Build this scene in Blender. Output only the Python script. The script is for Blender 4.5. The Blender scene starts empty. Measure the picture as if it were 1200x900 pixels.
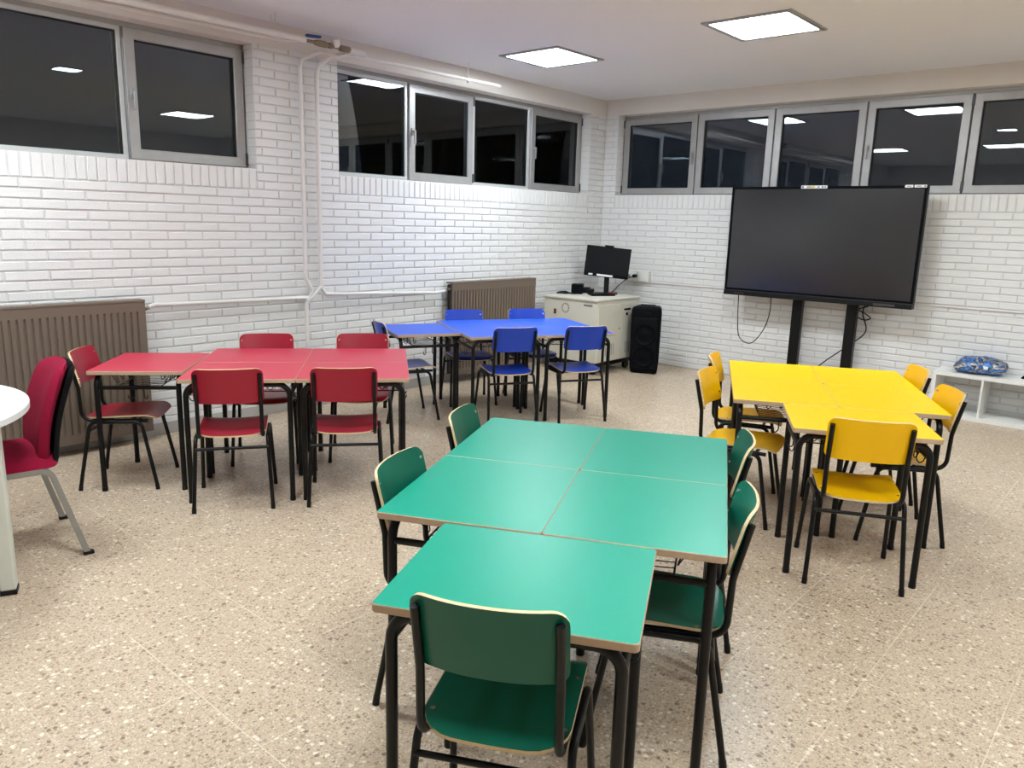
import bpy, bmesh, math, random
from mathutils import Vector, Matrix
random.seed(7)
PI = math.pi
S = bpy.context.scene
COL = S.collection
H = 2.914                       # ceiling height

# ------------------------------------------------------------------ materials
def srgb(r, g, b):
    def f(c):
        c /= 255.0
        return c/12.92 if c <= 0.04045 else ((c+0.055)/1.055)**2.4
    return (f(r), f(g), f(b), 1.0)

def nm(name):
    m = bpy.data.materials.new(name); m.use_nodes = True
    nt = m.node_tree
    b = nt.nodes['Principled BSDF']
    return m, nt, b

def L(nt, a, b): nt.links.new(a, b)

def plain(name, col, rough=.5, metal=0., noise=0., nscale=20., bump=0., bscale=200., spec=.5):
    m, nt, b = nm(name)
    b.inputs['Roughness'].default_value = rough
    b.inputs['Metallic'].default_value = metal
    b.inputs['Specular IOR Level'].default_value = spec
    tc = nt.nodes.new('ShaderNodeTexCoord')
    nz = nt.nodes.new('ShaderNodeTexNoise'); nz.inputs['Scale'].default_value = nscale; nz.inputs['Detail'].default_value = 4
    L(nt, tc.outputs['Object'], nz.inputs['Vector'])
    mx = nt.nodes.new('ShaderNodeMix'); mx.data_type = 'RGBA'
    mx.inputs['A'].default_value = tuple(c*(1-noise) for c in col[:3])+(1,)
    mx.inputs['B'].default_value = tuple(min(1, c*(1+noise)) for c in col[:3])+(1,)
    L(nt, nz.outputs['Fac'], mx.inputs['Factor']); L(nt, mx.outputs['Result'], b.inputs['Base Color'])
    if bump:
        n2 = nt.nodes.new('ShaderNodeTexNoise'); n2.inputs['Scale'].default_value = bscale; n2.inputs['Detail'].default_value = 5
        L(nt, tc.outputs['Object'], n2.inputs['Vector'])
        bp = nt.nodes.new('ShaderNodeBump'); bp.inputs['Strength'].default_value = bump; bp.inputs['Distance'].default_value = .004
        L(nt, n2.outputs['Fac'], bp.inputs['Height']); L(nt, bp.outputs['Normal'], b.inputs['Normal'])
    return m

M = {}
M['black_metal'] = plain('black painted steel', srgb(10, 10, 11), .34, 0, .1, 30, .12, 300, .3)
M['black_plastic'] = plain('black plastic', srgb(11, 11, 13), .45, 0, .1, 40, .1, 500, .3)
M['matte_black'] = plain('matte black', srgb(11, 12, 16), .5, 0, .15, 50, .08, 400, .06)
M['edge'] = plain('beige edge band', srgb(186, 158, 130), .55, 0, .12, 60, .1, 300)
M['ply'] = plain('pale plywood edge', srgb(214, 188, 146), .55, 0, .15, 90, .1, 300)
M['white_brick'] = plain('white painted brick', srgb(226, 224, 222), .62, 0, .035, 6, .55, 90)
M['grout'] = plain('painted mortar', srgb(215, 213, 212), .7, 0, .06, 12, .5, 120)
M['plaster'] = plain('painted plaster', srgb(224, 217, 210), .8, 0, .02, 3, .1, 60)
M['ceiling'] = plain('ceiling paint', srgb(238, 235, 236), .85, 0, .015, 1.2, .05, 40)
M['alu'] = plain('brushed aluminium frame', srgb(174, 172, 171), .42, .55, .12, 14, .08, 120)
M['alu_light'] = plain('pale anodised aluminium', srgb(196, 198, 198), .4, .35, .08, 14)
M['gasket'] = plain('dark rubber gasket', srgb(30, 31, 33), .7)
M['handle'] = plain('grey handle metal', srgb(165, 165, 163), .35, .6)
M['dark_metal'] = plain('dark hinge metal', srgb(80, 80, 80), .4, .6)
M['pipe'] = plain('white painted pipe', srgb(226, 220, 216), .4, 0, .03, 15, .15, 80)
M['brass'] = plain('aged brass fitting', srgb(140, 122, 98), .45, .5, .3, 60)
M['blue_plastic'] = plain('blue valve lever', srgb(30, 70, 140), .45, 0, .15, 80)
M['radiator'] = plain('brown radiator enamel', srgb(112, 97, 84), .5, 0, .06, 8, .1, 120)
M['radiator_shade'] = plain('shaded radiator core', srgb(50, 45, 42), .6)  # radiator brown darkened to hold the shadow in the gap behind the panel
M['cream'] = plain('cream coated steel', srgb(208, 204, 190), .5, 0, .03, 8, .08, 200)
M['cream_dark'] = plain('grey vent', srgb(120, 118, 110), .6)
M['melamine'] = plain('white melamine', srgb(232, 231, 226), .42, 0, .02, 6)
M['white_plastic'] = plain('off white plastic', srgb(214, 210, 200), .45, 0, .02, 20)
M['table_white'] = plain('white table laminate', srgb(226, 226, 224), .4, 0, .02, 10)
M['leg_cream'] = plain('cream leg paint', srgb(206, 206, 194), .45, 0, .02, 10)
M['silver'] = plain('silver painted steel', srgb(150, 148, 144), .36, .6, .06, 30)
M['burgundy'] = plain('burgundy fabric', srgb(150, 18, 54), .92, 0, .22, 260, .7, 900, .2)
M['charcoal'] = plain('charcoal plastic shell', srgb(17, 18, 21), .5, 0, .1, 80, .08, 400, .06)
M['label_white'] = plain('white sticker', srgb(232, 232, 228), .5)
M['label_yellow'] = plain('yellow sticker print', srgb(225, 195, 60), .5)
M['label_blue'] = plain('blue sticker print', srgb(30, 60, 110), .5)
M['label_grey'] = plain('grey print', srgb(150, 150, 150), .5)
M['red_plastic'] = plain('red switch', srgb(180, 25, 25), .4)
M['chrome'] = plain('bright rivet steel', srgb(205, 205, 205), .22, .9)
M['skirting'] = plain('grey painted skirting', srgb(176, 173, 168), .6, 0, .08, 14, .2, 80)
M['outside'] = plain('night ground', srgb(20, 22, 24), .9)

def laminate(name, col, rough=.36):
    return plain(name, col, rough, 0, .03, 3.5, .04, 250, .36)
TOPC = {'green': srgb(0, 143, 118), 'red': srgb(196, 50, 74), 'blue': srgb(34, 92, 218), 'yellow': srgb(255, 204, 0)}
SEATC = {'green': srgb(10, 96, 76), 'red': srgb(158, 26, 48), 'blue': srgb(24, 66, 182), 'yellow': srgb(248, 190, 0)}
for k in TOPC:
    M['top_'+k] = laminate(k+' table laminate', TOPC[k])
    M['seat_'+k] = laminate(k+' seat laminate', SEATC[k], .32)

def mat_floor():
    m, nt, b = nm('terrazzo tile')
    N = nt.nodes
    tc = N.new('ShaderNodeTexCoord')
    def voro(scale, seed):
        mp = N.new('ShaderNodeMapping'); mp.inputs['Location'].default_value = (seed, seed*2, 0)
        L(nt, tc.outputs['Object'], mp.inputs['Vector'])
        # wobble the chips
        nz = N.new('ShaderNodeTexNoise'); nz.inputs['Scale'].default_value = scale*1.6; nz.inputs['Detail'].default_value = 1
        L(nt, mp.outputs['Vector'], nz.inputs['Vector'])
        ad = N.new('ShaderNodeMix'); ad.data_type = 'VECTOR'; ad.inputs['Factor'].default_value = .012*45/scale
        L(nt, mp.outputs['Vector'], ad.inputs['A']); L(nt, nz.outputs['Color'], ad.inputs['B'])
        v = N.new('ShaderNodeTexVoronoi'); v.inputs['Scale'].default_value = scale; v.inputs['Randomness'].default_value = 1
        v.voronoi_dimensions = '2D'
        L(nt, ad.outputs['Result'], v.inputs['Vector'])
        return v
    def chips(scale, seed, thr_lo, thr_hi, ramp, prev):
        v = voro(scale, seed)
        sp = N.new('ShaderNodeSeparateColor'); L(nt, v.outputs['Color'], sp.inputs['Color'])
        mr = N.new('ShaderNodeMapRange'); mr.inputs['To Min'].default_value = thr_lo; mr.inputs['To Max'].default_value = thr_hi
        L(nt, sp.outputs['Green'], mr.inputs['Value'])
        sb = N.new('ShaderNodeMath'); sb.operation = 'SUBTRACT'; L(nt, mr.outputs['Result'], sb.inputs[0]); L(nt, v.outputs['Distance'], sb.inputs[1])
        st = N.new('ShaderNodeMath'); st.operation = 'MULTIPLY'; st.use_clamp = True; st.inputs[1].default_value = 22
        L(nt, sb.outputs[0], st.inputs[0])
        cr = N.new('ShaderNodeValToRGB'); cr.color_ramp.interpolation = 'CONSTANT'
        e = cr.color_ramp.elements
        e[0].position = 0; e[0].color = ramp[0][1]
        e[1].position = ramp[1][0]; e[1].color = ramp[1][1]
        for p, c in ramp[2:]:
            x = e.new(p); x.color = c
        L(nt, sp.outputs['Red'], cr.inputs['Fac'])
        mx = N.new('ShaderNodeMix'); mx.data_type = 'RGBA'
        L(nt, st.outputs[0], mx.inputs['Factor']); L(nt, prev, mx.inputs['A']); L(nt, cr.outputs['Color'], mx.inputs['B'])
        return mx.outputs['Result']
    big = N.new('ShaderNodeTexNoise'); big.inputs['Scale'].default_value = 1.1; big.inputs['Detail'].default_value = 3
    L(nt, tc.outputs['Object'], big.inputs['Vector'])
    base = N.new('ShaderNodeMix'); base.data_type = 'RGBA'
    base.inputs['A'].default_value = srgb(190, 168, 146); base.inputs['B'].default_value = srgb(206, 184, 156)
    L(nt, big.outputs['Fac'], base.inputs['Factor'])
    c = base.outputs['Result']
    c = chips(150, 3.3, .05, .5, [(0, srgb(172, 152, 130)), (.3, srgb(205, 188, 165)), (.55, srgb(218, 206, 186)), (.8, srgb(158, 136, 114))], c)
    c = chips(80, 1.7, -.15, .46, [(0, srgb(160, 136, 112)), (.3, srgb(216, 202, 180)), (.55, srgb(188, 164, 138)), (.8, srgb(152, 136, 120))], c)
    c = chips(52, 9.1, -.45, .47, [(0, srgb(138, 116, 96)), (.24, srgb(230, 218, 198)), (.52, srgb(166, 142, 118)), (.78, srgb(212, 190, 160))], c)
    # tile seams every 0.403 m
    mp = N.new('ShaderNodeMapping'); mp.inputs['Location'].default_value = (-4.68+.403*20, 5.39+.403*30, 0)
    L(nt, tc.outputs['Object'], mp.inputs['Vector'])
    br = N.new('ShaderNodeTexBrick'); br.offset = 0; br.squash = 1
    br.inputs['Scale'].default_value = 1; br.inputs['Mortar Size'].default_value = .0019; br.inputs['Mortar Smooth'].default_value = .2
    br.inputs['Brick Width'].default_value = .403; br.inputs['Row Height'].default_value = .403
    L(nt, mp.outputs['Vector'], br.inputs['Vector'])
    n3 = N.new('ShaderNodeTexNoise'); n3.inputs['Scale'].default_value = 1.7; n3.inputs['Detail'].default_value = 2
    L(nt, tc.outputs['Object'], n3.inputs['Vector'])
    mr = N.new('ShaderNodeMapRange'); mr.inputs['From Min'].default_value = .38; mr.inputs['From Max'].default_value = .56; mr.inputs['To Max'].default_value = .85
    L(nt, n3.outputs['Fac'], mr.inputs['Value'])
    ml = N.new('ShaderNodeMath'); ml.operation = 'MULTIPLY'; L(nt, br.outputs['Fac'], ml.inputs[0]); L(nt, mr.outputs['Result'], ml.inputs[1])
    mx = N.new('ShaderNodeMix'); mx.data_type = 'RGBA'; mx.inputs['B'].default_value = srgb(228, 214, 190)
    L(nt, ml.outputs[0], mx.inputs['Factor']); L(nt, c, mx.inputs['A'])
    L(nt, mx.outputs['Result'], b.inputs['Base Color'])
    b.inputs['Roughness'].default_value = .31
    b.inputs['Specular IOR Level'].default_value = .4
    return m
M['floor'] = mat_floor()

def mat_emit(name, col, st):
    m, nt, b = nm(name)
    b.inputs['Base Color'].default_value = (.8, .8, .8, 1)
    b.inputs['Emission Color'].default_value = col
    b.inputs['Emission Strength'].default_value = st
    return m
M['diffuser'] = mat_emit('light panel diffuser', (.85, .945, 1.0, 1), 50.0)

def mat_glass():
    m, nt, b = nm('window glass')
    N = nt.nodes
    N.remove(b)
    out = [n for n in N if n.type == 'OUTPUT_MATERIAL'][0]
    tr = N.new('ShaderNodeBsdfTransparent'); tr.inputs['Color'].default_value = (.93, .95, .96, 1)
    gl = N.new('ShaderNodeBsdfGlossy'); gl.inputs['Roughness'].default_value = .004; gl.inputs['Color'].default_value = (.9, .96, 1, 1)
    fr = N.new('ShaderNodeFresnel'); fr.inputs['IOR'].default_value = 1.62
    mx = N.new('ShaderNodeMixShader')
    L(nt, fr.outputs[0], mx.inputs[0]); L(nt, tr.outputs[0], mx.inputs[1]); L(nt, gl.outputs[0], mx.inputs[2])
    L(nt, mx.outputs[0], out.inputs[0])
    return m
M['glass'] = mat_glass()

def mat_screen(name, rough, col, spec=.5):
    m, nt, b = nm(name)
    b.inputs['Base Color'].default_value = col
    b.inputs['Roughness'].default_value = rough
    b.inputs['Specular IOR Level'].default_value = spec
    return m
M['screen'] = mat_screen('anti glare display glass', .2, srgb(26, 27, 31), 1.0)
M['monitor_screen'] = mat_screen('dark monitor glass', .3, srgb(12, 13, 17), .12)

def mat_bag():
    m, nt, b = nm('printed plastic bag')
    N = nt.nodes
    tc = N.new('ShaderNodeTexCoord')
    mp = N.new('ShaderNodeMapping'); mp.inputs['Scale'].default_value = (6, 10, 10); mp.inputs['Location'].default_value = (.3, .7, .2)
    L(nt, tc.outputs['Object'], mp.inputs['Vector'])
    nz = N.new('ShaderNodeTexNoise'); nz.inputs['Scale'].default_value = 1.1; nz.inputs['Detail'].default_value = 2; nz.inputs['Distortion'].default_value = 1.6
    L(nt, mp.outputs['Vector'], nz.inputs['Vector'])
    cr = N.new('ShaderNodeValToRGB'); cr.color_ramp.interpolation = 'CONSTANT'
    e = cr.color_ramp.elements
    e[0].position = 0; e[0].color = srgb(24, 26, 36)
    e[1].position = .36; e[1].color = srgb(158, 152, 150)
    for p, c in ((.42, srgb(26, 30, 44)), (.465, srgb(34, 96, 176)), (.54, srgb(96, 150, 205)), (.575, srgb(22, 24, 34)), (.62, srgb(170, 165, 165)), (.68, srgb(196, 184, 70)), (.72, srgb(40, 44, 52))):
        x = e.new(p); x.color = c
    L(nt, nz.outputs['Fac'], cr.inputs['Fac'])
    L(nt, cr.outputs['Color'], b.inputs['Base Color'])
    b.inputs['Roughness'].default_value = .28
    return m
M['bag'] = mat_bag()
M['bag_white'] = plain('white bag label', srgb(225, 225, 228), .35)

# ------------------------------------------------------------------ mesh helpers
def obj(name, bm, mats, parent=None, smooth=False, loc=None, rot=None):
    me = bpy.data.meshes.new(name)
    bm.normal_update()
    bm.to_mesh(me); bm.free()
    if not isinstance(mats, (list, tuple)): mats = [mats]
    for m in mats: me.materials.append(M[m] if isinstance(m, str) else m)
    if smooth:
        for p in me.polygons: p.use_smooth = True
        try: me.set_sharp_from_angle(angle=math.radians(38))
        except Exception: pass
    o = bpy.data.objects.new(name, me); COL.objects.link(o)
    if parent: o.parent = parent
    if loc: o.location = loc
    if rot: o.rotation_euler = rot
    return o

def empty(name, label, cat, loc=(0, 0, 0), rz=0, group=None):
    o = bpy.data.objects.new(name, None); COL.objects.link(o)
    o.location = loc; o.rotation_euler = (0, 0, rz); o.empty_display_size = .1
    tag(o, label, cat, group); return o

def tag(o, label, cat, group=None):
    o['label'] = label; o['category'] = cat
    if group: o['group'] = group
    return o

def struct(o, label=None):
    o['kind'] = 'structure'
    if label: o['label'] = label
    return o

def box(bm, x0, x1, y0, y1, z0, z1, mi=0, bev=0, seg=2, mtx=None):
    vs = [bm.verts.new((x, y, z)) for x in (x0, x1) for y in (y0, y1) for z in (z0, z1)]
    idx = [(0, 1, 3, 2), (4, 6, 7, 5), (0, 4, 5, 1), (2, 3, 7, 6), (0, 2, 6, 4), (1, 5, 7, 3)]
    fs = []
    for f in idx:
        fc = bm.faces.new([vs[i] for i in f]); fc.material_index = mi; fs.append(fc)
    geo = vs
    if bev:
        es = list({e for f in fs for e in f.edges})
        r = bmesh.ops.bevel(bm, geom=es, offset=bev, segments=seg, affect='EDGES', profile=.5)
        for f in r['faces']: f.material_index = mi
        geo = list({v for f in r['faces'] for v in f.verts} | {v for v in vs if v.is_valid})
    if mtx is not None:
        for v in geo:
            v.co = mtx @ v.co
    return geo

def B(*a, **k):
    bm = bmesh.new(); box(bm, *a, **k); return bm

def fillet(pts, r, n=6):
    out = [Vector(pts[0])]
    for i in range(1, len(pts)-1):
        p0, p1, p2 = Vector(pts[i-1]), Vector(pts[i]), Vector(pts[i+1])
        a = (p0-p1); b = (p2-p1)
        la, lb = a.length, b.length
        a.normalize(); b.normalize()
        ang = a.angle(b)
        if ang > PI-.02: out.append(p1); continue
        rr = r[i-1] if isinstance(r, (list, tuple)) else r
        d = min(rr/math.tan(ang/2), la*.48, lb*.48)
        rr = d*math.tan(ang/2)
        c = p1+(a+b).normalized()*(rr/math.sin(ang/2))
        s = p1+a*d-c; e = p1+b*d-c
        tot = s.angle(e)
        ax = s.cross(e).normalized()
        for k in range(n+1):
            out.append(c+Matrix.Rotation(tot*k/n, 3, ax) @ s)
    out.append(Vector(pts[-1]))
    return out

def tube(bm, pts, r, seg=10, mi=0, cap=True, radii=None):
    pts = [Vector(p) for p in pts]
    q = [pts[0]]
    for p in pts[1:]:
        if (p-q[-1]).length > 1e-5: q.append(p)
    pts = q
    t0 = (pts[1]-pts[0]).normalized()
    up = Vector((0, 0, 1)) if abs(t0.z) < .9 else Vector((1, 0, 0))
    n = t0.cross(up).normalized()
    rings = []
    for i, p in enumerate(pts):
        if i == 0: t = pts[1]-pts[0]
        elif i == len(pts)-1: t = pts[-1]-pts[-2]
        else: t = (pts[i]-pts[i-1]).normalized()+(pts[i+1]-pts[i]).normalized()
        t.normalize()
        n = (n-t*n.dot(t)).normalized()
        b = t.cross(n)
        rr = radii[i] if radii else r
        rings.append([bm.verts.new(p+(n*math.cos(2*PI*k/seg)+b*math.sin(2*PI*k/seg))*rr) for k in range(seg)])
    for a, c in zip(rings, rings[1:]):
        for k in range(seg):
            f = bm.faces.new((a[k], a[(k+1) % seg], c[(k+1) % seg], c[k])); f.material_index = mi
    if cap:
        bm.faces.new(list(reversed(rings[0]))).material_index = mi
        bm.faces.new(rings[-1]).material_index = mi

def T(pts, r, seg=10, fil=0, n=6, **k):
    bm = bmesh.new(); tube(bm, fillet(pts, fil, n) if fil else pts, r, seg, **k); return bm

def cyl(bm, c, r, axis, h, seg=20, mi=0, r2=None):
    """cylinder from c along axis by h"""
    a = Vector(axis).normalized(); c = Vector(c)
    tube(bm, [c, c+a*h], r, seg, mi, radii=[r, r if r2 is None else r2])

def prism(bm, poly, z0, z1, mi=0, mi_side=None, inset=0):
    """extruded polygon (ccw list of xy) with softened rim"""
    cx = sum(p[0] for p in poly)/len(poly); cy = sum(p[1] for p in poly)/len(poly)
    if mi_side is None: mi_side = mi
    lay = [(z0, inset), (z0+inset, 0), (z1-inset, 0), (z1, inset)] if inset else [(z0, 0), (z1, 0)]
    rings = []
    for z, d in lay:
        ring = []
        for i, p in enumerate(poly):
            v = Vector((p[0]-cx, p[1]-cy))
            k = 1-d/max(v.length, 1e-6)
            ring.append(bm.verts.new((cx+v.x*k, cy+v.y*k, z)))
        rings.append(ring)
    n = len(poly)
    for a, b in zip(rings, rings[1:]):
        for k in range(n):
            bm.faces.new((a[k], a[(k+1) % n], b[(k+1) % n], b[k])).material_index = mi_side
    bm.faces.new(list(reversed(rings[0]))).material_index = mi_side
    bm.faces.new(rings[-1]).material_index = mi

def rrect(w, d, r, n=5):
    out = []
    for cx, cy, a0 in ((w/2-r, d/2-r, 0), (-w/2+r, d/2-r, 90), (-w/2+r, -d/2+r, 180), (w/2-r, -d/2+r, 270)):
        for k in range(n+1):
            a = math.radians(a0+90*k/n)
            out.append((cx+r*math.cos(a), cy+r*math.sin(a)))
    return out

def plate(bm, fn, half_w, length, r0, r1, th, nu=14, mi_face=0, mi_edge=1):
    """bent plywood plate. fn(x, t)->(point, normal) with t along its length; corner radii r0 (t=0) and r1 (t=length)"""
    ts = [0]
    for k in range(1, 6): ts.append(r0*(1-math.cos(PI/2*k/5)))
    m = 8
    for k in range(1, m): ts.append(r0+(length-r0-r1)*k/m)
    for k in range(0, 6): ts.append(length-r1+r1*math.sin(PI/2*k/5))
    F, K = [], []
    for t in ts:
        w = half_w
        if t < r0: w = half_w-r0+math.sqrt(max(0, r0*r0-(r0-t)**2))
        if t > length-r1: w = half_w-r1+math.sqrt(max(0, r1*r1-(t-length+r1)**2))
        fr, br = [], []
        for i in range(nu+1):
            x = w*(-1+2*i/nu)
            p, nn = fn(x, t)
            fr.append(bm.verts.new(p+nn*th/2)); br.append(bm.verts.new(p-nn*th/2))
        F.append(fr); K.append(br)
    for a in range(len(ts)-1):
        for i in range(nu):
            bm.faces.new((F[a][i], F[a][i+1], F[a+1][i+1], F[a+1][i])).material_index = mi_face
            bm.faces.new((K[a][i], K[a+1][i], K[a+1][i+1], K[a][i+1])).material_index = mi_face
        bm.faces.new((F[a][0], F[a+1][0], K[a+1][0], K[a][0])).material_index = mi_edge
        bm.faces.new((F[a][nu], K[a][nu], K[a+1][nu], F[a+1][nu])).material_index = mi_edge
    for i in range(nu):
        bm.faces.new((F[0][i], K[0][i], K[0][i+1], F[0][i+1])).material_index = mi_edge
        bm.faces.new((F[-1][i], F[-1][i+1], K[-1][i+1], K[-1][i])).material_index = mi_edge
    bmesh.ops.recalc_face_normals(bm, faces=bm.faces)

def kids(o): return [c for c in bpy.data.objects if c.parent == o]
def copy_tree(o, tree, parent=None):
    c = o.copy(); COL.objects.link(c)
    if parent: c.parent = parent
    for ch in tree.get(o.name, []): copy_tree(ch, tree, c)
    return c
def tree_of(o):
    t = {}
    def rec(x):
        t[x.name] = kids(x)
        for y in t[x.name]: rec(y)
    rec(o); return t

# ------------------------------------------------------------------ the room
X1, Y0 = 8.4, -10.4                       # right wall and rear wall planes
bm = bmesh.new(); box(bm, -.3, X1+.15, Y0-.15, .3, -.12, 0)
struct(obj('floor', bm, 'floor'))
bm = bmesh.new()
box(bm, -.3, X1+.15, Y0-.15, .3, H, H+.12)
struct(obj('ceiling', bm, 'ceiling'))

SILL, HEAD = 1.872, 2.742                # window opening
BL, BH, G = .25, .0615, .008             # brick pitch
def brick_wall(name, axis_len, start, openings, flip):
    """Bricks laid on a wall running along s from start to start+axis_len; local depth d (0 = face)."""
    bm = bmesh.new()
    def pt(s, d, z):
        return Vector((-d, s, z)) if flip == 'L' else Vector((s, d, z))
    DEP = .0085
    def one(s0, s1, z0, z1):
        if s1-s0 < .02 or z1-z0 < .015: return
        j = random.uniform(-.0014, .0014); k = random.uniform(-.0012, .0012)
        e = .0045; r = .0012
        c = [pt(s0+e, j+random.uniform(-r, r), z0+e), pt(s1-e, j+random.uniform(-r, r), z0+e), pt(s1-e, j+k, z1-e), pt(s0+e, j-k, z1-e)]
        o = [pt(s0, DEP+.004, z0), pt(s1, DEP+.004, z0), pt(s1, DEP+.004, z1), pt(s0, DEP+.004, z1)]
        mid = [pt(s0+.001, j+.0035, z0+.001), pt(s1-.001, j+.0035, z0+.001), pt(s1-.001, j+.0035, z1-.001), pt(s0+.001, j+.0035, z1-.001)]
        c = [bm.verts.new(p) for p in c]; o = [bm.verts.new(p) for p in o]; mid = [bm.verts.new(p) for p in mid]
        bm.faces.new(c)
        for a, b in ((c, mid), (mid, o)):
            for i in range(4):
                bm.faces.new((a[i], b[i], b[(i+1) % 4], a[(i+1) % 4]))
    end = start+axis_len
    row = 0; z = .0
    top = HEAD+.004
    sold = (SILL-.118, SILL)
    while z < top-.02:
        z0, z1 = z+G/2, z+BH-G/2
        off = (row % 2)*BL/2+random.uniform(0, .012)
        s = start-off
        while s < end:
            segs = [(max(s+G/2, start), min(s+BL-G/2, end))]
            for (a, b) in openings:
                new = []
                for (p, q) in segs:
                    if z1 > sold[0]:
                        if q <= a or p >= b: new.append((p, q))
                        else:
                            if p < a: new.append((p, a))
                            if q > b: new.append((b, q))
                    else: new.append((p, q))
                segs = new
            for p, q in segs: one(p, q, z0, min(z1, top))
            s += BL
        z += BH; row += 1
    for (a, b) in openings:               # soldier course under each window
        n = int(round((b-a)/.0625)); w = (b-a)/n
        zb = math.floor(sold[0]/BH)*BH
        for i in range(n):
            one(a+i*w+.004, a+(i+1)*w-.004, zb+G/2, SILL)
    # reveal bricks
    for (a, b) in openings:
        for side in (a, b):
            z = 0
            while z < top-.02:
                z0, z1 = z+G/2, z+BH-G/2
                if z0 > SILL-.01:
                    sg = -1 if side == a else 1
                    if start+.02 < side < end-.02:
                        for d0, d1 in ((.003, .118),):
                            j = random.uniform(-.001, .001)
                            p = [pt(side-sg*(0+.0005)+0*j, d0, z0), pt(side-sg*.0005, d1, z0), pt(side-sg*.0005, d1, z1), pt(side-sg*.0005, d0, z1)]
                            q = [pt(side+sg*.006, d0-.002, z0-.004), pt(side+sg*.006, d1, z0-.004), pt(side+sg*.006, d1, z1+.004), pt(side+sg*.006, d0-.002, z1+.004)]
                            p = [bm.verts.new(v) for v in p]; q = [bm.verts.new(v) for v in q]
                            bm.faces.new(p)
                            for i in range(4): bm.faces.new((p[i], q[i], q[(i+1) % 4], p[(i+1) % 4]))
                z += BH
    nb = len(bm.faces)
    # backing (mortar) with openings
    def slab(s0, s1, z0, z1, d0=DEP, d1=.26):
        if flip == 'L': box(bm, -d1, -d0, s0, s1, z0, z1, 1)
        else: box(bm, s0, s1, d0, d1, z0, z1, 1)
    slab(start, end, 0, SILL-.004)
    cur = start
    for (a, b) in openings:
        if a > cur: slab(cur, a-.006 if a-.006 > cur else a, SILL-.004, top)
        cur = b+.006
    if cur < end: slab(cur, end, SILL-.004, top)
    bmesh.ops.recalc_face_normals(bm, faces=bm.faces)
    return obj(name, bm, ['white_brick', 'grout'])
W1 = (-7.87-.01, -4.455)
W2 = (-3.715, -.29)
WB = (.175, 5.45)
struct(brick_wall('wall_left', 0.03-Y0, Y0, [W1, W2], 'L'))
struct(brick_wall('wall_back', X1+.0, -.0, [WB], 'B'))
# smooth painted band above the windows, with the sills inside the openings
def band(name, flip, a, b, ops):
    bm = bmesh.new()
    def bx(s0, s1, d0, d1, z0, z1):
        if flip == 'L': box(bm, -d1, -d0, s0, s1, z0, z1)
        else: box(bm, s0, s1, d0, d1, z0, z1)
    bx(a, b, -.004, .26, HEAD, H)
    for s0, s1 in ops: bx(s0-.005, s1+.005, .004, .14, SILL-.02, SILL+.001)
    return struct(obj(name, bm, 'plaster'))
band('trim_1', 'L', Y0, .004, [W1, W2]); band('trim_2', 'B', -.26, X1, [WB])
bm = bmesh.new(); box(bm, X1, X1+.15, Y0-.15, .3, 0, H); struct(obj('wall_right', bm, 'plaster'))
bm = bmesh.new(); box(bm, -.26, X1, Y0-.15, Y0, 0, H); struct(obj('wall_rear', bm, 'plaster'))
bm = bmesh.new(); box(bm, 0, .012, Y0, -.002, 0, .085, bev=.003)
struct(obj('baseboard_left', bm, 'skirting'))

# ------------------------------------------------------------------ windows
def frame_ring(bm, mp, s0, s1, z0, z1, w, d0, d1, mi=0, mitre=True):
    """rectangular mitred ring of profile width w, depth d0..d1"""
    out = [(s0, z0), (s1, z0), (s1, z1), (s0, z1)]
    inn = [(s0+w, z0+w), (s1-w, z0+w), (s1-w, z1-w), (s0+w, z1-w)]
    c = .003
    layers = [(out, d1), (out, d0+c), ([(s0+c, z0+c), (s1-c, z0+c), (s1-c, z1-c), (s0+c, z1-c)], d0),
              ([(p[0]-(c if i in (0, 3) else -c), p[1]-(c if i in (0, 1) else -c)) for i, p in enumerate(inn)], d0), (inn, d0+c), (inn, d1)]
    R = [[bm.verts.new(mp(p[0], d, p[1])) for p in ring] for ring, d in layers]
    for a, b in zip(R, R[1:]+R[:1]):
        for i in range(4):
            bm.faces.new((a[i], b[i], b[(i+1) % 4], a[(i+1) % 4])).material_index = mi

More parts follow.
